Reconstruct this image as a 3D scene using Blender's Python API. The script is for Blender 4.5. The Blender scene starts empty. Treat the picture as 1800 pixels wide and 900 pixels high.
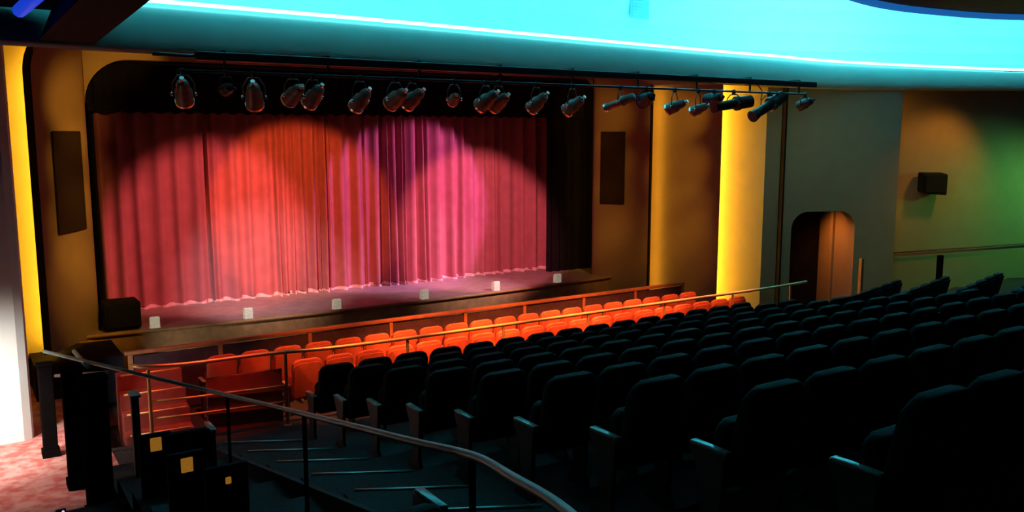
import bpy, bmesh, math, random
from mathutils import Vector, Matrix
random.seed(7)
S = bpy.context.scene
COL = S.collection
PI = math.pi

# ------------------------------------------------------------------ camera, world, lights, exposure
cam_d = bpy.data.cameras.new('camera'); cam = bpy.data.objects.new('camera', cam_d); COL.objects.link(cam)
cam_d.sensor_width = 36; cam_d.lens = 36*1523/1800; cam_d.clip_start = 0.05; cam_d.clip_end = 200
cam.location = (0, 0, 0)
cam.rotation_euler = (math.radians(90-8.0), 0, math.radians(-32.94))
S.camera = cam
S.view_settings.view_transform = 'Standard'; S.view_settings.look = 'None'
S.view_settings.exposure = 0; S.view_settings.gamma = 1; S.view_settings.use_curve_mapping = False
w = bpy.data.worlds.new('world'); S.world = w; w.use_nodes = True
w.node_tree.nodes['Background'].inputs[0].default_value = (0.5, 0.6, 0.8, 1)
w.node_tree.nodes['Background'].inputs[1].default_value = 0.0015

def aim(o, tgt):
    d = Vector(tgt) - o.location
    o.rotation_euler = d.to_track_quat('-Z', 'Y').to_euler()

def spot(name, loc, tgt, power, color, angle, blend=0.3, radius=0.06):
    l = bpy.data.lights.new(name, 'SPOT'); l.energy = power; l.color = color
    l.spot_size = math.radians(angle); l.spot_blend = blend; l.shadow_soft_size = radius
    o = bpy.data.objects.new(name, l); COL.objects.link(o); o.location = loc; aim(o, tgt); return o

def area(name, loc, tgt, power, color, sx, sy, spread=180):
    l = bpy.data.lights.new(name, 'AREA'); l.energy = power; l.color = color
    l.shape = 'RECTANGLE'; l.size = sx; l.size_y = sy; l.spread = math.radians(spread)
    o = bpy.data.objects.new(name, l); COL.objects.link(o); o.location = loc; aim(o, tgt); return o

CYAN = (0.05, 0.82, 1.0)
AMBER = (1.0, 0.50, 0.07)
# stage wash on the house curtain: lamps hung on the lighting bar, crossing each other
spot('stage_spot', (6.2, 12.3, 0.42), (4.55, 18.3, -2.1), 2200, (1.0, 0.21, 0.20), 38, 0.5)
spot('stage_spot', (4.0, 12.3, 0.42), (6.3, 18.3, -1.65), 2100, (1.0, 0.20, 0.045), 35, 0.35)
spot('stage_spot', (11.4, 12.3, 0.42), (9.1, 18.3, -1.8), 2700, (0.82, 0.22, 0.70), 38, 0.28)
spot('stage_spot', (8.2, 12.3, 0.42), (10.75, 18.3, -2.55), 2500, (1.0, 0.25, 0.30), 38, 0.4)
spot('stage_spot', (3.3, 12.3, 0.42), (5.6, 18.3, -3.4), 1700, (1.0, 0.80, 0.84), 34, 0.95)
spot('stage_spot', (12.2, 12.3, 0.42), (9.0, 18.3, -3.7), 1900, (1.0, 0.72, 0.78), 34, 0.95)
# orange-red wash on the front seats and the brass rail
for x, p in ((5.0, 1500), (6.9, 4600), (8.8, 5000), (10.7, 4200), (12.4, 1800)):
    spot('front_wash', (x, 10.9, 0.85), (x+0.25, 13.1, -3.9), p*1.4, (1.0, 0.21, 0.05), 40, 0.7)
spot('front_wash', (2.9, 11.2, 0.85), (3.0, 13.2, -3.9), 900, (1.0, 0.09, 0.04), 36, 0.8)
# amber spots without fixtures, added to brighten the proscenium frame and right cove
for z, e in ((0.5, 620), (-0.7, 560), (-1.9, 600), (-3.0, 620)):
    spot('frame_fill', (3.0, 12.3, 0.55), (1.9, 16.8, z), e*0.8, AMBER, 26, 1.0)
for z, e in ((0.4, 260), (-0.9, 230), (-2.1, 230), (-3.2, 260)):
    spot('frame_fill', (11.9, 12.3, 0.55), (13.42, 16.9, z), e, AMBER, 24, 1.0)
    spot('frame_fill', (12.6, 12.3, 0.55), (14.65, 15.3, z), e*1.0, AMBER, 26, 1.0)
spot('frame_fill', (3.6, 12.3, 0.55), (2.75, 17.0, 1.45), 480, AMBER, 20, 1.0)
# unseen spots added to light the left pillar and the carpet
spot('left_fill_spot', (-1.3, 10.6, -2.3), (0.3, 13.3, -3.9), 900, (1.0, 0.97, 0.92), 62, 1.0, 0.25)
spot('left_fill_spot', (-0.9, 12.3, -1.4), (0.6, 12.2, -4.2), 230, (1.0, 0.55, 0.48), 62, 0.6, 0.2)
# colour-changing wall washers on the right wall, the weaker orange ones tucked behind the end of the exit wall
spot('wall_wash', (20.9, 10.9, 0.9), (21.0, 12.7, -1.0), 150, (1.0, 0.36, 0.02), 84, 0.8, 0.2)
spot('wall_wash', (19.3, 13.1, 0.75), (20.9, 12.75, -0.6), 24, (1.0, 0.36, 0.02), 150, 1.0, 0.15)
spot('wall_wash', (19.3, 13.1, -1.7), (21.0, 12.75, -2.6), 14, (1.0, 0.42, 0.02), 150, 1.0, 0.15)
spot('wall_wash', (23.2, 9.2, -0.6), (23.0, 12.0, -2.4), 240, (0.20, 1.0, 0.18), 110, 1.0, 0.2)
spot('wall_wash', (15.6, 10.6, 0.8), (17.6, 13.3, -1.2), 105, (0.46, 0.62, 0.32), 95, 1.0, 0.2)  # unseen greenish spot added to lighten the exit wall
# lamp inside the exit vestibule
spot('vestibule_light', (17.65, 14.25, -1.8), (18.75, 13.75, -3.1), 130, (1.0, 0.25, 0.04), 90, 1.0, 0.1)

# ------------------------------------------------------------------ materials
def mat(name, col, rough=0.6, metal=0.0, noise=0.0, nscale=6.0, bump=0.0, emit=None, estr=0.0, spec=0.5, sheen=0.0, col2=None):
    m = bpy.data.materials.new(name); m.use_nodes = True
    nt = m.node_tree; b = nt.nodes['Principled BSDF']
    b.inputs['Base Color'].default_value = (*col, 1); b.inputs['Roughness'].default_value = rough
    b.inputs['Metallic'].default_value = metal
    b.inputs['Specular IOR Level'].default_value = spec
    if sheen: b.inputs['Sheen Weight'].default_value = sheen
    if emit:
        b.inputs['Emission Color'].default_value = (*emit, 1); b.inputs['Emission Strength'].default_value = estr
    if noise or bump or col2:
        tc = nt.nodes.new('ShaderNodeTexCoord'); n = nt.nodes.new('ShaderNodeTexNoise')
        n.inputs['Scale'].default_value = nscale; n.inputs['Detail'].default_value = 4
        nt.links.new(tc.outputs['Object'], n.inputs['Vector'])
        if noise or col2:
            r = nt.nodes.new('ShaderNodeValToRGB')
            c2 = col2 or tuple(c*(1-noise) for c in col)
            r.color_ramp.elements[0].color = (*c2, 1); r.color_ramp.elements[1].color = (*col, 1)
            r.color_ramp.elements[0].position = 0.38; r.color_ramp.elements[1].position = 0.62
            nt.links.new(n.outputs['Fac'], r.inputs['Fac']); nt.links.new(r.outputs['Color'], b.inputs['Base Color'])
        if bump:
            bp = nt.nodes.new('ShaderNodeBump'); bp.inputs['Strength'].default_value = bump; bp.inputs['Distance'].default_value = 0.02
            nt.links.new(n.outputs['Fac'], bp.inputs['Height']); nt.links.new(bp.outputs['Normal'], b.inputs['Normal'])
    return m

M = {}
M['carpet'] = mat('carpet', (0.036, 0.034, 0.036), 0.95, noise=0.4, nscale=30, bump=0.2)
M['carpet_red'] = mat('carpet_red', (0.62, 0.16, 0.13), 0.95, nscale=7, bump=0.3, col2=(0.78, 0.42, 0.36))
M['plaster'] = mat('plaster', (0.30, 0.255, 0.18), 0.8, noise=0.06, nscale=3, bump=0.03)
M['gold'] = mat('gold_plaster', (0.34, 0.23, 0.10), 0.75, noise=0.06, nscale=3, bump=0.03)
M['soffit'] = mat('soffit_paint', (0.34, 0.36, 0.32), 0.85, noise=0.05, nscale=2)
M['ceiling'] = mat('ceiling_paint', (0.75, 0.78, 0.80), 0.85, noise=0.04, nscale=2)
M['black_trim'] = mat('black_trim', (0.015, 0.012, 0.018), 0.9, noise=0.3, spec=0.1)
M['cloud_teal_light'] = mat('cloud_teal_light', (0.05, 0.20, 0.22), 0.8, noise=0.05, nscale=2)  # teal light on the underside put into the base colour
M['steps_red'] = mat('steps_red', (0.22, 0.04, 0.025), 0.6, noise=0.2, nscale=9)
M['strip_wall'] = mat('strip_plaster', (0.55, 0.45, 0.25), 0.8, noise=0.05, nscale=3)
M['black_cloth'] = mat('black_cloth', (0.010, 0.008, 0.011), 0.95, noise=0.3, nscale=12, spec=0.1)
M['curtain'] = mat('curtain_velvet', (0.37, 0.125, 0.135), 0.85, noise=0.12, nscale=4, spec=0.15, sheen=0.15)
M['gleam_strip'] = mat('curtain_gleam', (0.75, 0.50, 0.50), 0.9, noise=0.2, nscale=20)  # pale tone standing in for the floor gleam along the curtain foot
M['stage_floor'] = mat('stage_floor', (0.36, 0.26, 0.25), 0.55, noise=0.2, nscale=5)
M['stage_wood'] = mat('stage_front_wood', (0.50, 0.26, 0.10), 0.6, noise=0.25, nscale=7)
M['wood_rail'] = mat('rail_wood', (0.42, 0.18, 0.08), 0.4, noise=0.2, nscale=9)
M['brass'] = mat('brass', (0.85, 0.62, 0.25), 0.4, 0.55, noise=0.1)
M['steel'] = mat('brushed_steel', (0.60, 0.60, 0.58), 0.35, 0.9, noise=0.1, nscale=20)
M['rail_cyan_tint'] = mat('handrail_cyan_tint', (0.15, 0.24, 0.21), 0.42, 0.0, noise=0.15, nscale=10)  # grey-green stands in for the cyan light falling on the rail
M['post_dark'] = mat('dark_post', (0.007, 0.005, 0.005), 0.95, noise=0.2, spec=0.0)
M['post_brown'] = mat('brown_post', (0.16, 0.10, 0.075), 0.6, noise=0.25, nscale=8)
M['seat'] = mat('seat_cloth', (0.009, 0.008, 0.010), 0.85, noise=0.3, nscale=25, bump=0.1, spec=0.16)
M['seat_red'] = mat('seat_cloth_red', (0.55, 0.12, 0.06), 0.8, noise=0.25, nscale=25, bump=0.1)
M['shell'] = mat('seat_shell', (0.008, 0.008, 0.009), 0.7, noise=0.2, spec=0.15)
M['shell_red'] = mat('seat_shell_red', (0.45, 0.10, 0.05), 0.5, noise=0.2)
M['arm'] = mat('armrest', (0.36, 0.33, 0.30), 0.22, noise=0.2, nscale=15)
M['stand'] = mat('seat_standard', (0.06, 0.06, 0.065), 0.5, 0.2, noise=0.2)
M['fixture'] = mat('fixture_metal', (0.24, 0.12, 0.10), 0.45, 0.2, noise=0.25, nscale=14)
M['fixture_black'] = mat('fixture_black', (0.02, 0.016, 0.02), 0.45, 0.2, noise=0.2)
M['chrome'] = mat('chrome_rim', (0.85, 0.62, 0.58), 0.25, 1.0, noise=0.05)
M['lens'] = mat('lens', (0.9, 0.8, 0.75), 0.1, noise=0.05, emit=(1.0, 0.78, 0.72), estr=0.9)
M['grille'] = mat('speaker_grille', (0.040, 0.022, 0.012), 0.9, noise=0.5, nscale=60, bump=0.4, spec=0.2)
M['grille_black'] = mat('grille_black', (0.012, 0.012, 0.012), 0.9, noise=0.4, nscale=60, spec=0.15)
M['footlight'] = mat('footlight_case', (0.75, 0.72, 0.6), 0.5, noise=0.35, nscale=35, emit=(1.0, 0.86, 0.62), estr=0.22)
M['black_plastic'] = mat('black_plastic', (0.010, 0.010, 0.011), 0.85, noise=0.3, spec=0.15)
M['vent'] = mat('vent_metal', (0.30, 0.36, 0.38), 0.6, noise=0.1)
M['nosing'] = mat('nosing', (0.40, 0.42, 0.40), 0.4, 0.6, noise=0.1)
M['aisle_glow'] = mat('aisle_lamp_glass', (0.35, 0.22, 0.08), 0.4, noise=0.3, nscale=30, emit=(1.0, 0.42, 0.04), estr=0.22)
M['pit_panel'] = mat('pit_panel', (0.055, 0.028, 0.040), 0.9, noise=0.3, nscale=10)
M['led_cyan'] = mat('led_cyan', (0.5, 0.9, 1.0), 0.4, noise=0.02, emit=(0.16, 0.88, 1.0), estr=9.0)
M['led_yellow'] = mat('led_yellow', (1, 0.8, 0.3), 0.4, noise=0.02, emit=(1.0, 0.56, 0.035), estr=34.0)
M['led_yellow_soft'] = mat('led_yellow_soft', (1, 0.8, 0.3), 0.4, noise=0.02, emit=(1.0, 0.50, 0.05), estr=22.0)
M['led_yellow_strong'] = mat('led_yellow_strong', (1, 0.8, 0.3), 0.4, noise=0.02, emit=(1.0, 0.52, 0.03), estr=80.0)
M['led_blue_dim'] = mat('led_blue_dim', (0.05, 0.2, 0.5), 0.4, noise=0.02, emit=(0.01, 0.10, 0.35), estr=1.0)
M['led_blue'] = mat('led_blue', (0.1, 0.2, 1.0), 0.4, noise=0.02, emit=(0.006, 0.04, 0.55), estr=1.0)
M['white_pillar'] = mat('pillar_plaster', (0.78, 0.78, 0.72), 0.7, noise=0.05, nscale=3)

# ------------------------------------------------------------------ mesh helpers
def obj(name, bm, m, parent=None, smooth=False, angle=None):
    me = bpy.data.meshes.new(name); bmesh.ops.recalc_face_normals(bm, faces=bm.faces[:]); bm.to_mesh(me); bm.free()
    if smooth:
        for p in me.polygons: p.use_smooth = True
        if angle: 
            me.set_sharp_from_angle(angle=math.radians(angle))
    me.materials.append(m if not isinstance(m, str) else M[m])
    o = bpy.data.objects.new(name, me); COL.objects.link(o)
    if parent: o.parent = parent
    return o
def tag(o, label=None, cat=None, group=None, kind=None):
    if label: o['label'] = label
    if cat: o['category'] = cat
    if group: o['group'] = group
    if kind: o['kind'] = kind
    return o
def thing(name, label, cat, loc=(0, 0, 0), rz=0.0, group=None):
    o = bpy.data.objects.new(name, None); COL.objects.link(o); o.location = loc; o.rotation_euler = (0, 0, rz)
    o.empty_display_size = 0.1
    return tag(o, label, cat, group)
def struct(name, bm, m, **k):
    o = obj(name, bm, m, **k); o['kind'] = 'structure'; return o
def B(): return bmesh.new()

def box(bm, c, s, rot=None, bev=0.0, seg=2):
    r = bmesh.ops.create_cube(bm, size=1.0)
    vs = r['verts']
    bmesh.ops.scale(bm, vec=s, verts=vs)
    if bev:
        es = list({e for v in vs for e in v.link_edges})
        rb = bmesh.ops.bevel(bm, geom=es, offset=bev, segments=seg, profile=0.5, affect='EDGES')
        vs = list({v for f in rb['faces'] for v in f.verts} | {v for v in vs if v.is_valid})
    mtx = Matrix.Translation(Vector(c)) @ (rot.to_4x4() if rot else Matrix())
    bmesh.ops.transform(bm, matrix=mtx, verts=vs)
    return vs
def box2(bm, a, b, **k):
    c = [(a[i]+b[i])/2 for i in range(3)]; s = [abs(b[i]-a[i]) for i in range(3)]
    return box(bm, c, s, **k)

def smooth_path(pts, n=6):
    P = [Vector(p) for p in pts]; out = []
    for i in range(len(P)-1):
        p0 = P[max(i-1, 0)]; p1 = P[i]; p2 = P[i+1]; p3 = P[min(i+2, len(P)-1)]
        for j in range(n):
            t = j/n
            out.append(0.5*((2*p1)+(-p0+p2)*t+(2*p0-5*p1+4*p2-p3)*t*t+(-p0+3*p1-3*p2+p3)*t**3))
    out.append(P[-1]); return out
def tube(bm, pts, r, n=10, cap=True, flat=1.0):
    P = [Vector(p) for p in pts]; rings = []
    for i, p in enumerate(P):
        t = (P[min(i+1, len(P)-1)]-P[max(i-1, 0)]).normalized()
        up = Vector((0, 0, 1)) if abs(t.z) < 0.95 else Vector((0, 1, 0))
        s = t.cross(up).normalized(); u = s.cross(t).normalized()
        rr = r[i] if isinstance(r, (list, tuple)) else r
        rings.append([bm.verts.new(p+s*rr*math.cos(2*PI*k/n)+u*rr*flat*math.sin(2*PI*k/n)) for k in range(n)])
    for a, b in zip(rings, rings[1:]):
        for k in range(n): bm.faces.new((a[k], a[(k+1) % n], b[(k+1) % n], b[k]))
    if cap: bm.faces.new(rings[0][::-1]); bm.faces.new(rings[-1])
def lathe(bm, prof, n=16, mtx=Matrix()):
    """profile of (r, z) turned about z"""
    rings = []
    for r, z in prof:
        rings.append([bm.verts.new(mtx @ Vector((max(r, 1e-4)*math.cos(2*PI*k/n), max(r, 1e-4)*math.sin(2*PI*k/n), z))) for k in range(n)])
    for a, b in zip(rings, rings[1:]):
        for k in range(n): bm.faces.new((a[k], a[(k+1) % n], b[(k+1) % n], b[k]))
    bm.faces.new(rings[0][::-1]); bm.faces.new(rings[-1])
def prism(bm, poly, off):
    """planar polygon (3D points) extruded by vector off"""
    o = Vector(off); a = [bm.verts.new(Vector(p)) for p in poly]; b = [bm.verts.new(Vector(p)+o) for p in poly]
    n = len(a); bm.faces.new(a[::-1]); bm.faces.new(b)
    for i in range(n): bm.faces.new((a[i], a[(i+1) % n], b[(i+1) % n], b[i]))
    return a+b
def strip(bm, A, Bp):
    a = [bm.verts.new(Vector(p)) for p in A]; b = [bm.verts.new(Vector(p)) for p in Bp]
    for i in range(len(a)-1): bm.faces.new((a[i], a[i+1], b[i+1], b[i]))
def copy_tree(o, parent=None):
    c = o.copy(); COL.objects.link(c)
    if parent: c.parent = parent
    for ch in list(o.children): copy_tree(ch, c)
    return c
ORD = ['first', 'second', 'third', 'fourth', 'fifth', 'sixth', 'seventh', 'eighth', 'ninth', 'tenth', 'eleventh', 'twelfth',
       'thirteenth', 'fourteenth', 'fifteenth', 'sixteenth', 'seventeenth', 'eighteenth', 'nineteenth', 'twentieth', 'twenty-first', 'twenty-second']

# ------------------------------------------------------------------ floor: raked terraces, cross aisle, front floor
NROW = 11; PITCH = 0.995
def row_y(k): return 10.5 - PITCH*k
def row_z(k): return -1.755 - 0.21*row_y(k)
def off_r(x): return (x-16.0)*0.249
def terraces(x0, x1, off, kmax, zfront, drop=0.0):
    bm = B()
    prev = None
    pts = []            # (y, z) profile from the front to the back
    pts += [(row_y(0)+0.5, zfront)]
    for k in range(kmax):
        yf = row_y(k)+0.5; yb = row_y(k)-0.5
        pts += [(yf, row_z(k)-drop), (yb, row_z(k)-drop)]
    A = [(x0, y+off(x0), z) for y, z in pts]; Bp = [(x1, y+off(x1), z) for y, z in pts]
    strip(bm, A, Bp)
    return bm
struct('floor', terraces(1.3, 12.2, lambda x: 0, NROW, -4.2), 'carpet')
struct('floor', terraces(12.2, 24.5, off_r, NROW, -4.2), 'carpet')
struct('floor', terraces(-3.0, 1.3, lambda x: 0, NROW, -4.25, 0.25), 'carpet')
bm = B(); box2(bm, (1.55, 10.9, -4.35), (25, 12.35, -4.2)); struct('floor', bm, 'carpet')
bm = B(); box2(bm, (1.55, 12.35, -4.65), (25, 16.3, -4.5)); struct('floor', bm, 'carpet')
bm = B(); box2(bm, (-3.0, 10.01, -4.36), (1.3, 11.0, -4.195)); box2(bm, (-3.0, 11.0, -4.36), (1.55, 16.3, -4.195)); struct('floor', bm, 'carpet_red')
bm = B(); box2(bm, (1.4, 10.6, -4.7), (1.56, 16.2, -4.3)); struct('trim_1', bm, 'post_dark')

# aisle stairs with metal nosings
st = bpy.data.objects.new('aisle_stairs', None); COL.objects.link(st); st['kind'] = 'structure'
SK = -0.45
bm = B(); bn = []
for k in range(0, 10):
    yl = 9.5+1.04-1.04*k; z = -1.555-0.21*(yl)
    p = [(2.5, yl, z), (3.48, yl+SK*0.98, z), (3.48, yl+SK*0.98-1.04, z), (2.5, yl-1.04, z)]
    prism(bm, p, (0, 0, -0.45)); bn.append((p[0], p[1]))
o = obj('tread', bm, 'carpet', st); o['kind'] = 'structure'
bm = B(); prism(bm, [(2.44, 10.6, -1.60-0.21*10.5), (2.44, 0.2, -1.60-0.21*0.1), (2.44, 0.2, -2.4), (2.44, 10.6, -4.25)], (0.05, 0, 0)); o = obj('stringer', bm, 'carpet', st); o['kind'] = 'structure'
for a, b in bn:
    bm = B(); tube(bm, [Vector(a)+Vector((0.1, 0, 0.004)), Vector(b)+Vector((-0.05, 0, 0.004))], 0.022, 8, flat=0.5)
    o = obj('nosing', bm, 'nosing', st, smooth=True); o['kind'] = 'structure'

# ------------------------------------------------------------------ stage and proscenium
ZS = -3.49
bm = B()
xs = [1.2+i*0.55 for i in range(25)]
def lip(x): return 16.22+0.012*(x-7.6)**2*0.7
top = [(x, lip(x), ZS) for x in xs]
prism(bm, top+[(14.4, 20.5, ZS), (1.2, 20.5, ZS)], (0, 0, -0.06)); struct('floor', bm, 'stage_floor')
bm = B(); strip(bm, [(x, lip(x)+0.03, ZS-0.06) for x in xs], [(x, lip(x)+0.03, -4.5) for x in xs]); struct('wall_front', bm, 'stage_wood')
bm = B(); tube(bm, [(x, lip(x), ZS-0.03) for x in xs], 0.035, 8); struct('trim_2', bm, 'stage_wood', smooth=True)
# black stage house behind the curtain
bm = B(); box2(bm, (0.8, 20.5, -4.5), (15, 20.6, 3)); box2(bm, (0.8, 17.3, -4.5), (0.9, 20.5, 3)); box2(bm, (15, 17.3, -4.5), (15.1, 20.5, 3)); box2(bm, (0.8, 17.3, 2.9), (15.1, 20.6, 3.0))
struct('wall_stage', bm, 'black_cloth')

def wall_panel(name, a, b, z0, z1, th, m, back=1):
    """upright slab from plan point a to b with thickness th going away from the audience"""
    a = Vector((a[0], a[1], 0)); b = Vector((b[0], b[1], 0)); d = (b-a).normalized(); n = Vector((-d.y, d.x, 0))*back
    bm = B(); prism(bm, [a+Vector((0, 0, z0)), b+Vector((0, 0, z0)), b+Vector((0, 0, z1)), a+Vector((0, 0, z1))], n*th)
    return struct(name, bm, m)

# proscenium frame: two splayed jambs plus a header, inner edge rounded
def jamb(sgn, cx, W, th, zb, zt, rtop, name):
    """sgn -1 left / +1 right. u runs from the inner edge (0) to the outer edge (W); the outer top corner is rounded by rtop."""
    ux, uy = 0.564*sgn, -0.826
    ix = cx; iy = 17.0
    nx, ny = (0.826*(-1)*sgn, -0.564)          # face normal (towards the house and the centre)
    def P(u, z, d=0.0): return Vector((ix+ux*u + nx*d, iy+uy*u + ny*d, z))
    def top(u):
        v = max(0.0, u-(W-rtop)); return zt-rtop+math.sqrt(max(0.0, rtop*rtop-v*v))
    cols = [(-0.02, -0.30), (0.0, -0.12), (0.03, -0.04), (0.10, 0.02), (0.25, 0.05), (0.5, 0.05), (0.8, 0.03)]
    cols += [(0.8+(W-0.8)*(1-(1-i/14)**2), 0.03*(1-i/14)) for i in range(1, 15)]
    bm = B(); grid = []
    for u, d in cols:
        zt_ = top(u); grid.append([bm.verts.new(P(u, zb+(zt_-zb)*i/24, d)) for i in range(25)])
    for a, b in zip(grid, grid[1:]):
        for j in range(24): bm.faces.new((a[j], a[j+1], b[j+1], b[j]))
    struct(name, bm, 'gold', smooth=True)
    # dark return along the outer edge, following the rounded corner
    line = [(W, zb+(zt-rtop-zb)*i/8) for i in range(8)]+[(W-rtop+rtop*math.cos(PI/2*i/14), zt-rtop+rtop*math.sin(PI/2*i/14)) for i in range(15)]
    bm = B(); strip(bm, [P(u, z, 0.012) for u, z in line], [P(u, z, -th) for u, z in line])
    strip(bm, [P(u, z, 0.012) for u, z in line], [P(u-0.03, z-(0.02 if z > zt-rtop else 0), 0.012) for u, z in line])
    struct('trim_4' if sgn < 0 else 'trim_5', bm, 'black_trim')
    return P
PL = jamb(-1, 2.12, 1.70, 0.10, -3.55, 1.55, 0.62, 'wall_frame_left')
PR = jamb(+1, 13.35, 1.49, 0.16, -4.5, 1.75, 0.05, 'wall_frame_right')

# header with the rounded inner corner on the left
bm = B()
zt = 1.32; r = 0.78
arc = []
for i in range(13):
    t = PI - (PI/2)*i/12
    arc.append((2.10+r+r*math.cos(t), zt-r+r*math.sin(t)))
prof = arc+[(13.2, zt), (13.37, zt-0.12)]
front = [(x, 17.0, z) for x, z in prof]
topl = [(x, 17.0, 1.9) for x, z in prof]
strip(bm, front, topl)
strip(bm, front, [(x, 17.28, z) for x, y, z in front])
struct('wall_header', bm, 'gold')
# black inner lining of the opening
bm = B(); strip(bm, [(x+0.01, 17.02, z-0.03) for x, z in prof], [(x+0.01, 17.6, z-0.03) for x, z in prof])
strip(bm, [(2.13, 17.02, -3.49), (2.13, 17.02, zt-r)], [(2.13, 17.6, -3.49), (2.13, 17.6, zt-r)])
struct('trim_3', bm, 'black_trim')

# coved side walls outside the frame
wall_panel('wall_cove_left', (1.40, 16.20), (-1.5, 16.12), -3.70, 1.9, 0.15, 'strip_wall', back=-1)
wall_panel('wall_cove_right', (14.40, 16.85), (14.85, 14.15), -4.5, 1.15, 0.03, 'gold')
wall_panel('wall_strip_right', (14.82, 14.72), (16.16, 13.98), -4.5, 1.15, 0.12, 'strip_wall')
wall_panel('wall_return', (16.16, 13.98), (16.62, 13.88), -4.5, 1.15, 0.1, 'plaster')
bm = B(); box2(bm, (16.58, 13.78, -4.5), (16.64, 13.9, 1.15)); struct('trim_7', bm, 'black_trim')

# wall with the arched exit
Dd = Vector((2.8, -1.15, 0)).normalized(); D0 = Vector((16.6, 13.9, 0)); Dn = Vector((-Dd.y, Dd.x, 0))
def DP(s, z, d=0): return D0+Dd*s+Dn*d+Vector((0, 0, z))
s0, s1, s2 = 0.36, 2.04, 3.13
bm = B(); zd = -1.85; rr = 0.42
arch = [(s0, -4.5), (s0, zd-rr)]
for i in range(1, 9):
    t = PI-(PI/2)*i/8; arch.append((s0+rr+rr*math.cos(t), zd-rr+rr*math.sin(t)))
for i in range(0, 9):
    t = PI/2-(PI/2)*i/8; arch.append((s1-rr+rr*math.cos(t), zd-rr+rr*math.sin(t)))
arch.append((s1, -4.5))
strip(bm, [DP(s, z) for s, z in arch], [DP(s, 1.15) for s, z in arch])
strip(bm, [DP(0, -4.5), DP(s0, -4.5)], [DP(0, 1.15), DP(s0, 1.15)])
strip(bm, [DP(s1, -4.5), DP(s2, -4.5)], [DP(s1, 1.15), DP(s2, 1.15)])
strip(bm, [DP(s, z) for s, z in arch], [DP(s, z, 0.3) for s, z in arch])
strip(bm, [DP(s2, -4.5), DP(s2, 1.15)], [DP(s2, -4.5, 0.10), DP(s2, 1.15, 0.10)])
strip(bm, [DP(s2, -4.5, 0.10), DP(s2, 1.15, 0.10)], [DP(s1+0.5, -4.5, 0.10), DP(s1+0.5, 1.15, 0.10)])
struct('wall_exit', bm, 'plaster')
bm = B()  # vestibule behind the arch: near-black left, back and top faces, lit right wall
strip(bm, [DP(s0-0.3, -4.5, 0.3), DP(s0-0.3, -4.5, 1.6), DP(s1+0.05, -4.5, 1.6)], [DP(s0-0.3, -1.2, 0.3), DP(s0-0.3, -1.2, 1.6), DP(s1+0.05, -1.2, 1.6)])
strip(bm, [DP(s0-0.3, -1.2, 0.3), DP(s1+0.05, -1.2, 0.3)], [DP(s0-0.3, -1.2, 1.6), DP(s1+0.05, -1.2, 1.6)])
struct('wall_vestibule', bm, 'black_trim')
bm = B(); strip(bm, [DP(s1, -4.5, 1.6), DP(s1, -4.5, 0.3)], [DP(s1, -1.2, 1.6), DP(s1, -1.2, 0.3)])
struct('wall_vestibule_right', bm, 'plaster')

# far right wall
Od = Vector((2.73, -1.32, 0)).normalized(); On = Vector((-Od.y, Od.x, 0)); O0 = DP(s2, 0)+On*0.8
def OP(s, z, d=0): return O0+Od*s+On*d+Vector((0, 0, z))
bm = B(); prism(bm, [OP(-1.2, -4.5), OP(7.5, -4.5), OP(7.5, 1.15), OP(-1.2, 1.15)], On*0.15); struct('wall_right', bm, 'plaster')

# ------------------------------------------------------------------ ceiling: front soffit, cove, tray
bot = [(-2.5, 11.9), (0.68, 12.01), (1.62, 12.19), (3.5, 12.33), (5.98, 12.47), (9.5, 12.8), (13.2, 13.15), (16.2, 13.33), (17.6, 13.25), (18.7, 12.95), (19.9, 12.45), (22.4, 11.25), (25, 10.0), (29, 8.0)]
bots = smooth_path([(x, y, 1.1) for x, y in bot], 5)
def rim_of(i, n):
    p = bots[i]; a = bots[max(i-1, 0)]; b = bots[min(i+1, n-1)]
    t = (b-a).normalized(); return Vector((-t.y, t.x, 0))
n = len(bots); prof = [(0.04, -0.06), (0.0, 0.0), (0.02, 0.10), (0.07, 0.22), (0.16, 0.35), (0.29, 0.47), (0.46, 0.57), (0.66, 0.64), (0.72, 0.645), (0.74, 0.60)]
def hs(x): return 1.0 if x < 16.5 else max(0.72, 1.0-0.048*(x-16.5))
bm = B(); rows = []
for d, h in [(0.45, -0.02)]+prof:
    rows.append([bots[i]+rim_of(i, n)*d+Vector((0, 0, h*hs(bots[i].x))) for i in range(n)])
rows[0] = [bots[i]+rim_of(i, n)*1.4+Vector((0, 0, 0.12)) for i in range(n)]
for a, b in zip(rows, rows[1:]): strip(bm, a, b)
bmesh.ops.remove_doubles(bm, verts=bm.verts, dist=1e-4)
struct('ceiling_soffit', bm, 'soffit', smooth=True)
# soffit slab between the fascia and the stage walls
bm = B(); strip(bm, [p+rim_of(i, n)*0.05+Vector((0, 0, 0.0)) for i, p in enumerate(bots)], [Vector((p.x, 18.2, 1.62 if p.x < 14 else 1.2)) for p in bots]); struct('ceiling', bm, 'soffit')
# LED channel along the rim
i0 = min(range(n), key=lambda i: abs(bots[i].x-2.2))
bm = B(); tube(bm, [bots[i]+rim_of(i, n)*0.60+Vector((0, 0, 0.70*hs(bots[i].x))) for i in range(i0, n)], 0.028, 8)
led = obj('cove_light', bm, 'led_cyan'); tag(led, 'long white-cyan light line along the top edge of the curved ceiling soffit', 'cove light')
# cove ceiling, from behind the rim rising over the house
cv = [(0.95, 0.50), (1.8, 0.60), (2.6, 0.78), (3.0, 1.1), (3.12, 1.6), (3.0, 2.2), (2.6, 2.7), (1.5, 3.0), (-2.5, 3.1), (-6, 3.1)]
bm = B(); rows = []
for d, h in cv: rows.append([bots[i]+Vector((0, d, h)) for i in range(n)])
for a, b in zip(rows, rows[1:]): strip(bm, a, b)
struct('ceiling', bm, 'ceiling', smooth=True)
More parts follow.
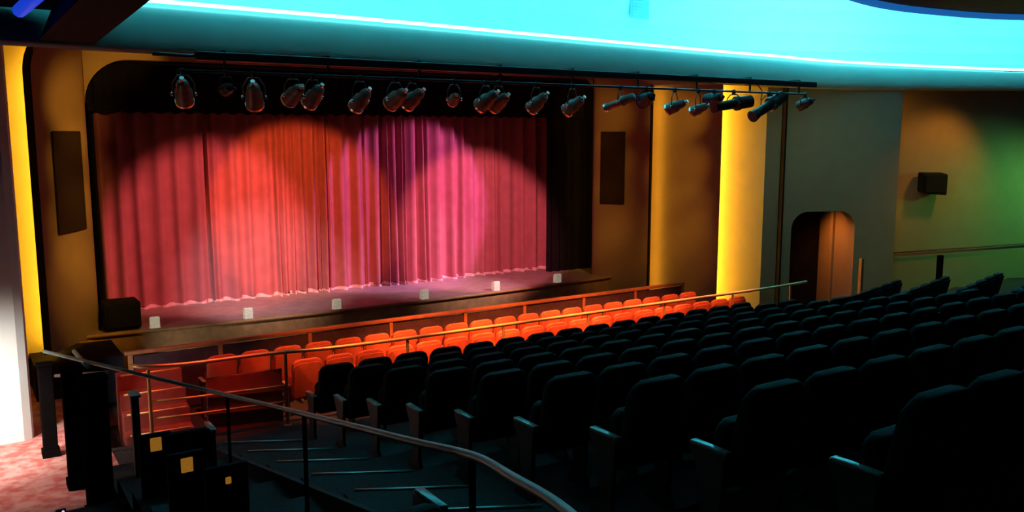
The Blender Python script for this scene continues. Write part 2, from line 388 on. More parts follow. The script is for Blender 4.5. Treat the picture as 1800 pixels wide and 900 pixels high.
# cyan cove lamps on the rim shelf, shining up on the cove
for i in range(i0, n-1, 3):
    p = bots[i]+rim_of(i, n)*1.0+Vector((0, 0, 0.72))
    area('cove_lamp', p, p+Vector((0, 0.8, 1)), 62, CYAN, 1.1, 0.15)
# left soffit running along the side
bm = B(); prism(bm, [(1.03, 11.95, 1.12), (1.66, 12.22, 1.12), (1.45, 5.0, 1.12), (1.03, 5.0, 1.12)], (0.28, 0.1, 0.66)); struct('ceiling_beam', bm, 'black_trim')
# blue lit slot beyond it
bm = B(); tube(bm, [(0.80, 11.3, 1.36), (0.90, 9.2, 1.36)], 0.075, 10); b = obj('blue_neon_tube', bm, 'led_blue', smooth=True); tag(b, 'short deep blue light tube in the dark ceiling recess at upper left', 'light tube')
bm = B(); box2(bm, (-0.6, 8.5, 1.5), (1.3, 12.2, 1.55)); struct('ceiling_recess', bm, 'black_trim')
# inner cloud of the ceiling
cl = smooth_path([(9.6, 7.4, 1.9), (11.4, 7.9, 1.9), (12.9, 7.92, 1.9), (14.6, 7.55, 1.9), (17, 6.2, 1.9), (19, 4.0, 1.9)], 5)
bm = B(); prism(bm, cl+[Vector((19, 1, 1.9)), Vector((9.6, 1, 1.9))], (0, 0, 0.12)); cloud = struct('ceiling_cloud', bm, 'cloud_teal_light')
bm = B(); tube(bm, [p+Vector((0, 0.09, 0.0)) for p in cl], 0.08, 8); b = obj('edge_light', bm, 'led_blue_dim', cloud, smooth=True); tag(b, 'dim blue edge light', kind='structure')
# ceiling vent on the cove
vt = thing('ceiling_vent', 'square grey air vent on the bright cyan ceiling', 'vent', (14.12, 16.20, 2.95), -0.05)
bm = B(); box(bm, (0, 0, 0), (0.56, 0.03, 0.44), bev=0.006); obj('frame', bm, 'vent', vt)
bm = B()
for i in range(6): box(bm, (0, -0.02, -0.17+0.068*i), (0.48, 0.015, 0.03))
obj('slat', bm, 'vent', vt)

# ------------------------------------------------------------------ yellow light strips hidden behind the panel edges
bm = B(); tube(bm, [PL(1.42, -3.5, -0.15), PL(1.42, 0.95, -0.15), PL(1.2, 1.3, -0.15)], 0.025, 8)
tag(obj('strip_light', bm, 'led_yellow'), 'yellow strip light behind the dark outer edge of the left arch', 'strip light')
bm = B(); tube(bm, [PR(1.46, -4.3, -0.16), PR(1.46, 1.4, -0.16)], 0.018, 8)
tag(obj('strip_light', bm, 'led_yellow_soft'), 'soft yellow strip light beside the right speaker grille panel', 'strip light')
bm = B(); tube(bm, [(14.94, 14.34, -4.3), (14.94, 14.34, 1.5)], 0.025, 8)
tag(obj('strip_light', bm, 'led_yellow_strong'), 'bright yellow strip light between the right wall panels, nearest the exit arch', 'strip light')

# white pillar on the left
bm = B(); prism(bm, [(-1.6, 13.3, -4.2), (0.60, 13.3, -4.2), (0.70, 13.36, -4.2), (0.73, 13.46, -4.2), (0.73, 14.0, -4.2), (-1.6, 14.0, -4.2)], (0, 0, 5.6)); struct('wall_left', bm, 'white_pillar')

# ------------------------------------------------------------------ speaker grilles set in the frame
def grille(P, u0, u1, z0, z1, label):
    g = thing('speaker_grille', label, 'speaker grille', P((u0+u1)/2, z0, 0.02))
    inv = g.location.copy()
    bm = B(); c = [P(u0, z0, 0.0)-inv, P(u1, z0, 0.0)-inv, P(u1, z1, 0.0)-inv, P(u0, z1, 0.0)-inv]
    nrm = (P(0, 0, 1)-P(0, 0, 0)); prism(bm, [p+nrm*0.03 for p in c], nrm*0.03); obj('cloth', bm, 'grille', g)
    bm = B()
    w_ = [P(u0, z0, 0.065)-inv, P(u1, z0, 0.065)-inv, P(u1, z1, 0.065)-inv, P(u0, z1, 0.065)-inv]
    for a, b in zip(w_, w_[1:]+w_[:1]): tube(bm, [a, b], 0.014, 6)
    obj('frame', bm, 'grille', g)
grille(PL, 0.42, 1.26, -1.62, 0.04, 'tall dark speaker grille on the gold panel left of the stage')
grille(PR, 0.27, 0.86, -1.69, 0.05, 'tall dark speaker grille on the gold panel right of the stage')

# ------------------------------------------------------------------ curtains
def curtain(x0, x1, y, z0, z1, amp, lam, m, name, parent=None, rnd=0.5, sharp=1.0, seed=1, nz=10, deep=None):
    rg = random.Random(seed); bm = B()
    knots = [x0]
    while knots[-1] < x1: knots.append(knots[-1]+lam*(1+rnd*(rg.random()-0.5)*2))
    pts = []
    for i in range(len(knots)-1):
        a, b = knots[i], knots[i+1]; am = amp*(0.45+0.9*rg.random())
        if deep and deep[0] < a < deep[1]: am = amp*1.5
        ns = 9
        for j in range(ns):
            t = j/ns; v = (0.5-0.5*math.cos(2*PI*t))**sharp
            pts.append((a+(b-a)*t, am*v, am))
    rows = []
    for k in range(nz+1):
        f = k/nz; z = z0+(z1-z0)*f
        rows.append([(px+0.02*math.sin(px*9+f*3)*(1-f), y-d*(1.0-0.25*f), z + (0.02*math.sin(px*23) if k == 0 else 0)) for px, d, am in pts])
    for a, b in zip(rows, rows[1:]): strip(bm, a, b)
    bmesh.ops.remove_doubles(bm, verts=bm.verts, dist=1e-5)
    o = obj(name, bm, m, parent, smooth=True)
    return o, pts
ct = thing('stage_curtain', 'wide red pleated curtain closed across the stage', 'curtain', (0, 0, 0))
c1, pts = curtain(2.32, 13.1, 18.45, -3.45, 2.2, 0.20, 0.24, 'curtain', 'drape', ct, rnd=0.8, sharp=1.7, seed=5, deep=(8.2, 10.2))
bm = B(); strip(bm, [(x, 18.44-d-0.01, -3.485) for x, d, a in pts], [(x, 18.44-d-0.012, -3.42-0.02*math.sin(x*17)) for x, d, a in pts]); tag(obj('gleam_strip', bm, 'gleam_strip', ct, smooth=True), 'pale strip for the floor gleam')
o, _ = curtain(1.6, 2.35, 18.0, -3.48, 2.2, 0.08, 0.22, 'black_cloth', 'side_drape', seed=2); tag(o, 'narrow black side drape at the left end of the red curtain', 'curtain')
o, _ = curtain(12.62, 14.7, 17.9, -3.48, 2.2, 0.10, 0.26, 'black_cloth', 'side_drape', seed=3); tag(o, 'black side drape hiding the right end of the red curtain', 'curtain')
o, _ = curtain(1.6, 14.7, 17.75, 0.40, 2.4, 0.06, 0.3, 'black_cloth', 'valance', seed=4, nz=4); tag(o, 'black valance across the top of the stage opening', 'valance')  # hung low so its black covers the unlit top of the curtain

# ------------------------------------------------------------------ footlights on the stage lip
FX = [2.94, 4.6, 6.36, 8.33, 10.16, 11.95]
fl = None
FLAB = ['white footlight box at the far left end of the stage edge, beside the black monitor', 'white footlight box, second from the left along the stage edge', 'white footlight box, third from the left along the stage edge',
        'white footlight box, fourth from the left along the stage edge', 'white footlight box, second from the right along the stage edge', 'white footlight box at the right end of the stage edge']
for x, lab in zip(FX, FLAB):
    if fl is None:
        fl = thing('footlight', lab, 'footlight', (x, lip(x)+0.08, ZS), 0, 'footlights along the stage edge'); o = fl
        bm = B(); prism(bm, [(-0.08, -0.06, 0), (-0.08, 0.07, 0), (-0.08, 0.07, 0.17), (-0.08, 0.02, 0.21), (-0.08, -0.06, 0.21)], (0.16, 0, 0))
        bmesh.ops.bevel(bm, geom=bm.edges[:], offset=0.01, segments=2, affect='EDGES'); obj('case', bm, 'footlight', fl)
        bm = B(); box(bm, (0, 0.074, 0.09), (0.12, 0.012, 0.12), bev=0.004); obj('lens', bm, 'lens', fl)
        bm = B(); box(bm, (0, 0, 0.004), (0.20, 0.16, 0.012), bev=0.003); obj('base_plate', bm, 'steel', fl)
    else:
        o = copy_tree(fl); o.location = (x, lip(x)+0.08, ZS); o['label'] = lab

# black monitor box at stage left
mo = thing('stage_monitor', 'black rounded loudspeaker box at the left corner of the stage edge', 'loudspeaker', (2.42, 16.75, ZS))
bm = B(); box(bm, (0, 0, 0.27), (0.62, 0.5, 0.52), bev=0.06, seg=3); obj('cabinet', bm, 'black_plastic', mo, smooth=True, angle=50)
bm = B(); box(bm, (0, -0.262, 0.27), (0.5, 0.02, 0.40), bev=0.008); obj('grille', bm, 'grille_black', mo)
bm = B()
for s in (-1, 1): box(bm, (0.315*s, 0, 0.33), (0.012, 0.14, 0.05), bev=0.004)
obj('handle', bm, 'black_trim', mo)

# stage-left dark apron block below the frame
bm = B(); box2(bm, (0.9, 15.2, -4.4), (2.2, 16.6, -3.62)); struct('wall_apron', bm, 'black_trim')

# ------------------------------------------------------------------ pit rail
pr = thing('pit_rail', 'long wood-topped pit rail with dark panels before the stage', 'railing', (0, 0, -4.5))
YP = 14.55; PX = [2.2, 3.6, 5.15, 6.72, 8.32, 9.72, 11.25, 12.7, 14.15]
bm = B(); box2(bm, (2.12, YP-0.05, 1.03), (14.2, YP+0.05, 1.09), bev=0.012); obj('top_rail', bm, 'wood_rail', pr)
for x in PX:
    bm = B(); box2(bm, (x-0.035, YP-0.035, 0), (x+0.035, YP+0.035, 1.03), bev=0.006); obj('post', bm, 'wood_rail', pr)
for a, b in zip(PX, PX[1:]):
    bm = B(); box2(bm, (a+0.04, YP-0.015, 0.05), (b-0.04, YP+0.015, 1.0), bev=0.004); obj('panel', bm, 'pit_panel', pr)

# ------------------------------------------------------------------ brass rail before the cross aisle
brl = thing('brass_rail', 'long polished brass rail on posts in front of the front seats', 'railing', (0, 0, -4.2))
zr = 1.1
path = smooth_path([(1.88, 12.45, zr-0.02), (2.0, 12.15, zr+0.02), (2.55, 12.05, zr), (3.62, 12.0, zr), (4.82, 11.8, zr), (7.4, 11.76, zr), (12.3, 11.74, zr), (13.9, 11.74, zr), (15.2, 11.9, zr-0.02)], 5)
bm = B(); tube(bm, path, 0.028, 10); obj('top_rail', bm, 'brass', brl, smooth=True)
for x, y in ((2.05, 12.15), (3.87, 11.97), (5.72, 11.78), (7.45, 11.76), (9.2, 11.75), (11.0, 11.75), (12.8, 11.74), (14.6, 11.82)):
    bm = B(); lathe(bm, [(0.06, 0), (0.06, 0.012), (0.026, 0.03), (0.024, zr-0.03)], 10, Matrix.Translation((x, y, 0))); obj('post', bm, 'brass' if x != 3.87 else 'wood_rail', brl, smooth=True, angle=40)
bm = B(); tube(bm, [(2.06, 12.15, 0.62), (2.6, 12.05, 0.62), (3.85, 11.98, 0.6)], 0.018, 8); obj('lower_rail', bm, 'brass', brl, smooth=True)
bm = B(); tube(bm, [(2.06, 12.15, 0.38), (2.6, 12.05, 0.38), (3.85, 11.98, 0.36)], 0.018, 8); obj('lower_rail', bm, 'brass', brl, smooth=True)
bm = B(); box(bm, (3.3, 12.06, 0.45), (1.05, 0.04, 0.8), rot=Matrix.Rotation(-0.05, 3, 'Z'), bev=0.005); obj('panel', bm, 'shell_red', brl)
# short steps with bright nosings, left of the front seats
sp = thing('portable_steps', 'low portable steps with bright nosings at the left end of the brass rail', 'steps', (2.15, 12.62, -4.5), -0.05)
for i in range(4):
    bm = B(); box2(bm, (-0.35, 0.28*i, 0), (0.55, 0.28*(i+1), 0.32+0.22*i), bev=0.008); t = obj('step', bm, 'steps_red', sp)
    bm = B(); tube(bm, [(-0.30, 0.28*i+0.01, 0.33+0.22*i), (0.5, 0.28*i+0.01, 0.33+0.22*i)], 0.014, 8); obj('nosing', bm, 'brass', t, smooth=True)

# ------------------------------------------------------------------ seats
SW = 0.53
def rounded_rect(w_, h, rt, rb, n=5):
    pts = []
    for cx, cz, r_, a0 in ((w_/2-rt, h-rt, rt, 0), (-w_/2+rt, h-rt, rt, PI/2), (-w_/2+rb, rb, rb, PI), (w_/2-rb, rb, rb, 1.5*PI)):
        for i in range(n+1):
            a = a0+(PI/2)*i/n; pts.append((cx+r_*math.cos(a), cz+r_*math.sin(a)))
    return pts
def slab(w_, h, th, rt, rb, bev):
    """rounded upright slab, front at y=+th/2; padded edges"""
    bm = B(); P = rounded_rect(w_, h, rt, rb)
    prism(bm, [(x, -th/2, z) for x, z in P], (0, th, 0))
    es = [e for e in bm.edges if abs(e.verts[0].co.y-e.verts[1].co.y) < 1e-6]
    bmesh.ops.bevel(bm, geom=es, offset=bev, segments=3, profile=0.6, affect='EDGES')
    return bm
def bend(bm, tilt, curve, base):
    for v in bm.verts:
        y = v.co.y - tilt*v.co.z + curve*(v.co.x**2)
        v.co = Vector((v.co.x, y+base[1], v.co.z+base[2]))
    return bm
def make_seat(cloth, shell, name, ends=(True, False)):
    root = thing(name, 'x', 'theatre chair')
    bm = bend(slab(0.455, 0.62, 0.09, 0.085, 0.05, 0.034), 0.22, 0.35, (0, -0.12, 0.43)); obj('backrest', bm, cloth, root, smooth=True, angle=60)
    bm = bend(slab(0.435, 0.58, 0.025, 0.07, 0.05, 0.009), 0.22, 0.35, (0, -0.178, 0.42)); obj('back_shell', bm, shell, root, smooth=True, angle=60)
    bm = slab(0.42, 0.43, 0.10, 0.06, 0.05, 0.03); bend(bm, 0.10, 0.0, (0, 0.02, 0.36)); obj('seat_cushion', bm, cloth, root, smooth=True, angle=60)
    obj('armrest', arm_bm(-SW/2), 'arm', root, smooth=True, angle=50)
    obj('standard', stand_bm(-SW/2), 'stand', root)
    if ends[1]:
        obj('armrest', arm_bm(SW/2), 'arm', root, smooth=True, angle=50)
        obj('standard', stand_bm(SW/2), 'stand', root)
    return root
def arm_bm(x):
    bm = B(); box(bm, (x, 0.01, 0.632), (0.062, 0.30, 0.03), bev=0.012, seg=3); return bm
def stand_bm(x):
    bm = B(); prism(bm, [(x-0.018, -0.12, 0.0), (x-0.018, 0.16, 0.0), (x-0.018, 0.14, 0.06), (x-0.018, 0.05, 0.16), (x-0.018, 0.09, 0.45), (x-0.018, 0.17, 0.60), (x-0.018, 0.17, 0.62), (x-0.018, -0.12, 0.62), (x-0.018, -0.10, 0.4), (x-0.018, -0.08, 0.12), (x-0.018, -0.12, 0.05)], (0.036, 0, 0))
    return bm
F_ = 1523.0; ps = math.radians(32.94); pp = math.radians(8)
fw = Vector((math.sin(ps)*math.cos(pp), math.cos(ps)*math.cos(pp), -math.sin(pp))); rt_ = Vector((math.cos(ps), -math.sin(ps), 0))
def in_view(p):
    """only seats the photograph can show are worth building"""
    d = p.dot(fw); return d > 0.6 and 900+F_*p.dot(rt_)/d < 1890 and (p-Vector((0, 0, 1))).dot(fw) > 0.5

proto = make_seat('seat', 'shell', 'theatre_chair'); used = False
proto_end = None
XC0 = 3.72+SW/2
for k in range(9):
    for j in range(15):
        x = XC0+SW*j; p = Vector((x, row_y(k)-0.2, row_z(k)+0.9))
        if not in_view(Vector((x-0.3, row_y(k), row_z(k)+0.7))): continue
        o = proto if not used else copy_tree(proto); used = True
        o.location = (x, row_y(k), row_z(k))
        o['label'] = 'dark theatre seat, %s from the left aisle, %s row of the centre block' % (ORD[j], ORD[k])
        o['group'] = 'dark seats of the centre block'
        if j == 14:
            pass
ang = math.atan(0.249)
for k in range(10):
    for j in range(6):
        x = 16.0-SW*math.cos(ang)*(5.5-j); y = row_y(k)+off_r(x)
        if not in_view(Vector((x-0.3, y, row_z(k)+0.9))): continue
        o = copy_tree(proto); o.location = (x, y, row_z(k)); o.rotation_euler = (0, 0, ang)
        o['label'] = 'dark theatre seat, %s from the right end, %s row of the right block' % (ORD[5-j], ORD[k])
        o['group'] = 'dark seats of the right-hand block'
# red front rows beyond the brass rail
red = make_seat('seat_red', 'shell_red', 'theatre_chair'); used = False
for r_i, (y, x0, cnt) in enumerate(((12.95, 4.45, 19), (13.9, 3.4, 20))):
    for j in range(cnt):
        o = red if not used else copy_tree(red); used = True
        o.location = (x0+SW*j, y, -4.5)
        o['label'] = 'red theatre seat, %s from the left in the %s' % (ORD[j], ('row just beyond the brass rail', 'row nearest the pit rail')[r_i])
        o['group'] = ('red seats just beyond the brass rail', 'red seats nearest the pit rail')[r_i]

# single end seats along the handrail on the left
LS = [(8.9, -2.97, 'middle of the three'), (3.99, -1.95, 'nearest the camera'), (13.4, -3.75, 'farthest')]
for y, zarm, lab in LS[:2]:
    s = thing('theatre_armchair', {'middle of the three': 'dark single seat with cyan-lit armrest beside the handrail, halfway down the aisle', 'nearest the camera': 'dark single seat with cyan-lit armrest at the bottom of the picture under the handrail'}[lab], 'theatre chair', (1.80, y, zarm-0.645), 0, 'single seats beside the handrail')
    bm = bend(slab(0.47, 0.40, 0.09, 0.085, 0.05, 0.034), 0.22, 0.35, (0, -0.12, 0.3)); obj('backrest', bm, 'seat', s, smooth=True, angle=60)
    bm = slab(0.43, 0.40, 0.10, 0.06, 0.05, 0.03); bend(bm, 0.10, 0.0, (0, 0.02, 0.2)); obj('seat_cushion', bm, 'seat', s, smooth=True, angle=60)
    obj('armrest', arm_bm(SW/2), 'arm', s, smooth=True, angle=50)
    bm = B(); prism(bm, [(SW/2-0.03, -0.12, 0), (SW/2-0.03, 0.2, 0), (SW/2-0.03, 0.19, 0.3), (SW/2-0.03, 0.17, 0.62), (SW/2-0.03, -0.12, 0.62)], (0.05, 0, 0)); obj('end_panel', bm, 'post_brown', s)

# aisle marker lamps
def lamp_post(x, y, z, zf, sz, lab):
    t = thing('aisle_marker', lab, 'aisle light', (x, y, zf), 0, 'amber aisle lights beside the left steps')
    h = z-zf
    bm = B(); box(bm, (0, 0.09, (h+0.1)/2), (0.30, 0.05, h+0.1), bev=0.01); obj('panel', bm, 'black_trim', t)
    bm = B(); box(bm, (0, 0.05, h), (sz, 0.035, sz*1.3), bev=0.008); obj('lens', bm, 'aisle_glow', t)
    bm = B(); box(bm, (0, 0.058, h), (sz+0.03, 0.03, sz*1.3+0.03), bev=0.006); obj('bezel', bm, 'black_trim', t)
lamp_post(1.50, 8.67, -3.0, -3.6, 0.105, 'square amber light on a dark panel, farthest left down the steps')
lamp_post(1.50, 7.31, -2.76, -3.3, 0.098, 'square amber light on a dark panel, second down the steps')
lamp_post(1.50, 5.97, -2.43, -3.0, 0.04, 'tiny amber light on a dark panel beside the brown seat end')

# ------------------------------------------------------------------ handrail and guard posts on the left
hr = thing('handrail', 'long pale handrail sloping down the left aisle towards the stage', 'handrail', (0, 0, 0))
hp = smooth_path([(1.42, 1.5, -1.18), (1.74, 2.32, -1.32), (1.92, 2.96, -1.45), (2.06, 3.54, -1.57), (2.10, 4.3, -1.735), (2.15, 5.48, -1.98), (2.30, 9.1, -2.74), (1.64, 10.6, -2.75), (0.86, 12.45, -2.78)], 8)
# straighten the far run
bm = B(); tube(bm, hp, 0.023, 12); obj('rail', bm, 'rail_cyan_tint', hr, smooth=True)
bm = B(); tube(bm, [(1.24, 11.35, -2.79), (1.19, 12.3, -2.79)], 0.026, 10); obj('rail_return', bm, 'rail_cyan_tint', hr, smooth=True)
for x, y, z in ((2.06, 3.54, -1.57), (2.2, 6.4, -2.17), (2.30, 9.1, -2.74)):
    bm = B(); lathe(bm, [(0.05, -0.97), (0.05, -0.955), (0.018, -0.94), (0.018, -0.02)], 10, Matrix.Translation((x, y, z))); obj('post', bm, 'post_dark', hr, smooth=True, angle=40)

GP = [(0.855, 12.5, -2.95, -4.2, 0.17, 'slim dark guard post beside the white pillar, farthest of the guard posts'), (1.04, 11.2, -2.73, -4.2, 0.22, 'dark square guard post in the middle, standing on the red-lit carpet'), (1.14, 10.15, -2.60, -4.195, 0.26, 'wide dark guard post nearest the amber aisle lights')]
for x, y, z1, z0, wd, lab in GP:
    t = thing('guard_post', lab, 'post', (x, y, z0), 0, 'dark guard posts on the left')
    bm = B(); box2(bm, (-wd/2, -wd/2, 0), (wd/2, wd/2, z1-z0-0.03), bev=0.012); obj('shaft', bm, 'post_dark', t)
    bm = B(); box2(bm, (-wd/2-0.015, -wd/2-0.015, z1-z0-0.03), (wd/2+0.015, wd/2+0.015, z1-z0), bev=0.008); obj('cap', bm, 'post_dark', t)
    bm = B(); box2(bm, (-wd/2-0.02, -wd/2-0.02, 0), (wd/2+0.02, wd/2+0.02, 0.1), bev=0.008); obj('foot', bm, 'post_dark', t)
gr = thing('guard_rail', 'thin brown horizontal rail between the dark guard posts', 'railing', (0, 0, 0))
bm = B(); tube(bm, [(0.96, 12.45, -3.12), (1.5, 12.2, -3.10), (1.58, 12.2, -3.10)], 0.022, 8); obj('rail', bm, 'post_brown', gr, smooth=True)
bm = B(); tube(bm, [(1.52, 12.2, -3.1), (1.52, 12.2, -4.2)], 0.02, 8); obj('post', bm, 'post_brown', gr, smooth=True)
# grey aisle stanchion with cyan cap
sn = thing('stanchion', 'slim grey stanchion with a pale cap left of the handrail', 'post', (2.02, 11.9, -4.2))
sn.location = (1.52, 9.95, -3.85)
bm = B(); box2(bm, (-0.04, -0.05, 0), (0.04, 0.05, 1.02), bev=0.01); obj('shaft', bm, 'post_brown', sn)
bm = B(); box2(bm, (-0.055, -0.12, 1.02), (0.055, 0.12, 1.05), bev=0.01); obj('cap', bm, 'arm', sn)

# ------------------------------------------------------------------ right side details
bm = B(); tube(bm, [OP(0.3, -3.02, -0.09), OP(4.1, -2.83, -0.09), OP(5.0, -2.78, -0.09)], 0.022, 8)
wr = obj('rail', bm, 'post_brown', None, smooth=True); wr.name = 'wall_handrail'; tag(wr, 'thin dark handrail fixed along the orange and green wall', 'handrail')
po = thing('rail_post', 'dark upright rail post in front of the green-lit wall', 'post', (17.3, 10.2, -3.95))
bm = B(); box2(bm, (-0.05, -0.05, 0), (0.05, 0.05, 1.44), bev=0.01); obj('shaft', bm, 'post_dark', po)
bm = B(); box2(bm, (-0.09, -0.09, 0), (0.09, 0.09, 0.03), bev=0.006); obj('foot', bm, 'post_dark', po)
po = thing('rail_post', 'slim reddish rail post to the right of the arched exit', 'post', (16.93, 11.8, -4.2))
bm = B(); box2(bm, (-0.04, -0.04, 0), (0.04, 0.04, 1.46), bev=0.01); obj('shaft', bm, 'wood_rail', po)
bm = B(); box2(bm, (-0.08, -0.08, 0), (0.08, 0.08, 0.03), bev=0.006); obj('foot', bm, 'wood_rail', po)
# wall speaker
ws = thing('wall_speaker', 'small black loudspeaker mounted high on the orange wall', 'loudspeaker', OP(1.27, -1.24, -0.2), math.atan2(Od.y, Od.x))
bm = B(); prism(bm, [(-0.32, -0.20, -0.24), (0.32, -0.20, -0.29), (0.32, -0.20, 0.24), (-0.32, -0.20, 0.25)], (0, 0.30, 0.04)); bmesh.ops.bevel(bm, geom=bm.edges[:], offset=0.02, segments=2, affect='EDGES'); obj('cabinet', bm, 'black_plastic', ws)
bm = B(); box(bm, (0, -0.21, 0), (0.54, 0.02, 0.42), bev=0.006); obj('grille', bm, 'grille_black', ws)
bm = B(); box(bm, (0, 0.15, 0), (0.08, 0.10, 0.08), bev=0.006); obj('bracket', bm, 'steel', ws)

# ------------------------------------------------------------------ lighting bar and its lamps
lb = thing('lighting_bar', 'long black lighting bar hung below the curved soffit', 'lighting bar', (0, 12.0, 1.02))
bm = B(); box2(bm, (2.83, -0.06, -0.055), (15.3, 0.06, 0.055), bev=0.01); obj('channel', bm, 'fixture_black', lb)
bm = B(); tube(bm, [(2.30, 0, 0.0), (2.9, 0, -0.01)], 0.025, 8); obj('end_pipe', bm, 'fixture_black', lb, smooth=True)
bm = B(); tube(bm, [(2.6, -0.02, -0.20), (15.0, -0.02, -0.20)], 0.02, 8); obj('pipe', bm, 'fixture_black', lb, smooth=True)
for i in range(9):
    x = 3.2+i*1.45
    bm = B(); box2(bm, (x-0.015, -0.015, -0.2), (x+0.015, 0.015, -0.04)); obj('hanger', bm, 'fixture_black', lb)
    bm = B(); box2(bm, (x-0.02, -0.02, 0.05), (x+0.02, 0.45+0.095*(x-2.8), 0.085)); obj('bracket', bm, 'fixture_black', lb)

def fixture(kind, x, zc, dirv, lab, sc=1.0, black=False, yoff=0.0):
    t = thing('stage_light', lab, 'stage light', (x, 12.0+yoff, 0.80), 0, 'stage lamps on the lighting bar')
    bodym = 'fixture_black' if black else 'fixture'
    d = Vector(dirv).normalized(); dz = zc-0.80
    mt = Matrix.Translation((0, 0, dz)) @ d.to_track_quat('Z', 'Y').to_matrix().to_4x4() @ Matrix.Scale(sc, 4)
    if kind == 'par':
        prof_ = [(0.03, -0.24), (0.065, -0.22), (0.085, -0.17), (0.085, -0.10), (0.115, -0.04), (0.115, 0.15), (0.105, 0.15), (0.100, 0.02)]
        L = 0.15; R_ = 0.118
    else:
        prof_ = [(0.05, -0.32), (0.085, -0.30), (0.09, -0.10), (0.10, -0.09), (0.10, -0.04), (0.068, -0.02), (0.065, 0.24), (0.075, 0.25), (0.075, 0.33), (0.065, 0.33), (0.060, 0.25)]
        L = 0.33; R_ = 0.078
    bm = B(); lathe(bm, prof_, 18, mt); obj('body', bm, bodym, t, smooth=True, angle=35)
    bm = B(); lathe(bm, [(R_-0.012, L-0.03), (R_+0.006, L-0.03), (R_+0.006, L+0.005), (R_-0.012, L+0.005)], 18, mt); obj('rim', bm, 'chrome' if not black else 'fixture_black', t, smooth=True, angle=35)
    bm = B(); lathe(bm, [(R_-0.02, L-0.05), (R_*0.6, L-0.03), (0.0, L-0.02)], 16, mt); obj('lens', bm, 'lens' if not black else 'fixture_black', t, smooth=True)
    bm = B(); box(bm, (0, 0, -0.235), (0.06, 0.05, 0.04), bev=0.008); lathe(bm, [(0.012, -0.30), (0.03, -0.30), (0.03, -0.27), (0.012, -0.26)], 10)
    bmesh.ops.transform(bm, matrix=mt, verts=bm.verts); obj('rear_cap', bm, 'chrome' if not black else 'fixture_black', t, smooth=True, angle=35)
    side = d.cross(Vector((0, 0, 1))).normalized(); wy = 0.135*sc
    bm = B(); c = Vector((0, 0, dz)); tube(bm, [c+side*wy, c+side*wy+Vector((0, 0, 0.5*abs(dz))), Vector((0, 0, -0.04))+side*wy*0.5, Vector((0, 0, -0.04))-side*wy*0.5, c-side*wy+Vector((0, 0, 0.5*abs(dz))), c-side*wy], 0.011, 6); obj('yoke', bm, bodym, t, smooth=True)
    bm = B(); box(bm, (0, 0, 0.01), (0.05, 0.06, 0.09), bev=0.008); obj('clamp', bm, 'fixture_black', t)
    bm = B()
    for s in (-1, 1): lathe(bm, [(0.025, 0), (0.025, 0.02), (0.012, 0.03)], 10, Matrix.Translation(c+side*wy*s) @ (side*s).to_track_quat('Z', 'Y').to_matrix().to_4x4())
    obj('knob', bm, 'chrome' if not black else 'fixture_black', t, smooth=True, angle=35)
    return t
FW = (-0.15, 1, -0.45)
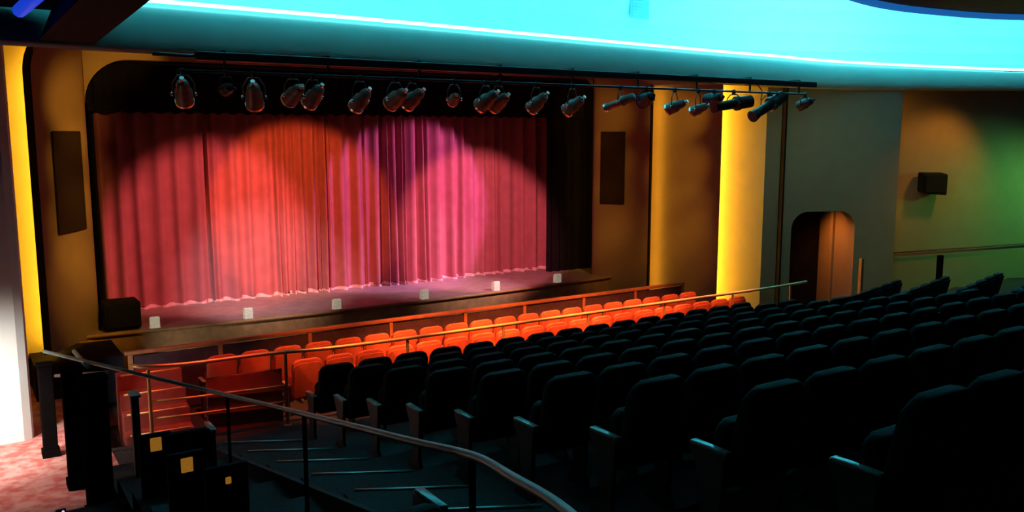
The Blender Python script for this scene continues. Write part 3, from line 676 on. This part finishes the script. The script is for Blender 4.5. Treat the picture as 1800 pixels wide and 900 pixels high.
LAMPS = [('par', 2.66, 0.52, (0.3, 1, -0.9), 'faint brown stage lamp at the left end of the lighting bar', 1.0, False),
         ('par', 3.22, 0.60, (0, 1, -0.1), 'stage lamp facing the stage, second from the left on the bar', 0.7, True),
         ('par', 3.58, 0.50, (0.35, 1, -0.9), 'round stage lamp with bright rims, third from the left on the bar', 1.05, False),
         ('par', 4.13, 0.54, FW, 'stage lamp tilted left, left one of the first close pair', 1.0, False),
         ('par', 4.42, 0.52, (-0.2, 1, -0.7), 'dull stage lamp, right one of the first close pair', 1.0, False),
         ('par', 5.13, 0.48, (-0.25, 1, -0.75), 'single stage lamp tilted down-left above the orange light pool', 1.0, False),
         ('par', 5.70, 0.52, FW, 'left stage lamp of the tight cluster above the purple light', 1.05, False),
         ('par', 5.98, 0.52, (-0.3, 1, -0.6), 'right stage lamp of the tight cluster above the purple light', 1.0, False),
         ('par', 6.70, 0.54, (0.3, 1, -0.3), 'small stage lamp with two white glints between two clusters', 0.75, False),
         ('par', 7.28, 0.52, (-0.3, 1, -0.6), 'left stage lamp of the cluster right of the small glinting lamp', 1.05, False),
         ('par', 7.52, 0.50, (-0.1, 1, -0.5), 'right stage lamp of the cluster right of the small glinting lamp', 1.0, False),
         ('par', 8.26, 0.50, (-0.3, 1, -0.75), 'single stage lamp with bright lower rim, right of the clusters', 1.0, False),
         ('par', 9.00, 0.47, (-0.35, 1, -0.65), 'stage lamp at the right edge of the dark stage opening', 1.0, False),
         ('ellipsoidal', 10.05, 0.56, (-0.6, 1, -0.4), 'slim stage lamp in front of the brown grille panel', 0.9, False),
         ('par', 10.65, 0.62, (0.3, 1, -0.2), 'dark stage lamp at the edge between brown panel and yellow strip', 1.1, True),
         ('par', 11.35, 0.50, (-0.4, 1, -0.4), 'stage lamp with bright rim, first before the tan panel', 0.95, False),
         ('par', 11.95, 0.46, (-0.4, 1, -0.4), 'stage lamp with bright rim, second before the tan panel', 0.85, False),
         ('par', 12.35, 0.66, (0.2, 1, -0.1), 'dark round stage lamp before the right half of the tan panel', 1.1, True),
         ('ellipsoidal', 12.9, 0.58, (-1.0, 0.15, -0.15), 'long dark stage lamp lying level across the bright yellow strip', 1.4, True),
         ('ellipsoidal', 13.9, 0.56, (-1.0, 0.05, -0.5), 'long black stage lamp tilted steeply before the yellow wall', 1.45, True),
         ('par', 15.0, 0.62, (0.1, 1, -0.3), 'small dark stage lamp alone at the right end of the bar', 0.9, True)]
for a in LAMPS: fixture(a[0], a[1], a[2], a[3], a[4], a[5], a[6])
bm = B(); tube(bm, smooth_path([(13.25, 12.02, 0.95), (13.55, 12.02, 0.97), (13.72, 12.02, 0.85), (13.7, 12.02, 0.68)], 6), 0.010, 6)
tag(obj('lamp_cable', bm, 'fixture_black', smooth=True), 'thin looped cable hanging from the right end of the lighting bar', 'cable')

# tiny floor lights by the left carpet edge
fli = thing('floor_light', 'tiny blue-white floor light at the dark edge below the red-lit carpet', 'floor light', (0.725, 9.90, row_z(1)-0.25), 0)
bm = B(); box(bm, (0, 0, 0.035), (0.10, 0.05, 0.07), bev=0.008); obj('case', bm, 'black_plastic', fli)
M['led_white'] = mat('led_white', (0.8, 0.85, 1.0), 0.4, noise=0.02, emit=(0.45, 0.5, 1.0), estr=1.2)
for k in (-1, 1):
    bm = B(); lathe(bm, [(0.013, 0), (0.013, 0.008), (0.006, 0.012)], 10, Matrix.Translation((0.02*k, -0.025, 0.04+0.012*k)) @ Matrix.Rotation(PI/2, 4, 'X')); obj('lens', bm, 'led_white', fli, smooth=True)
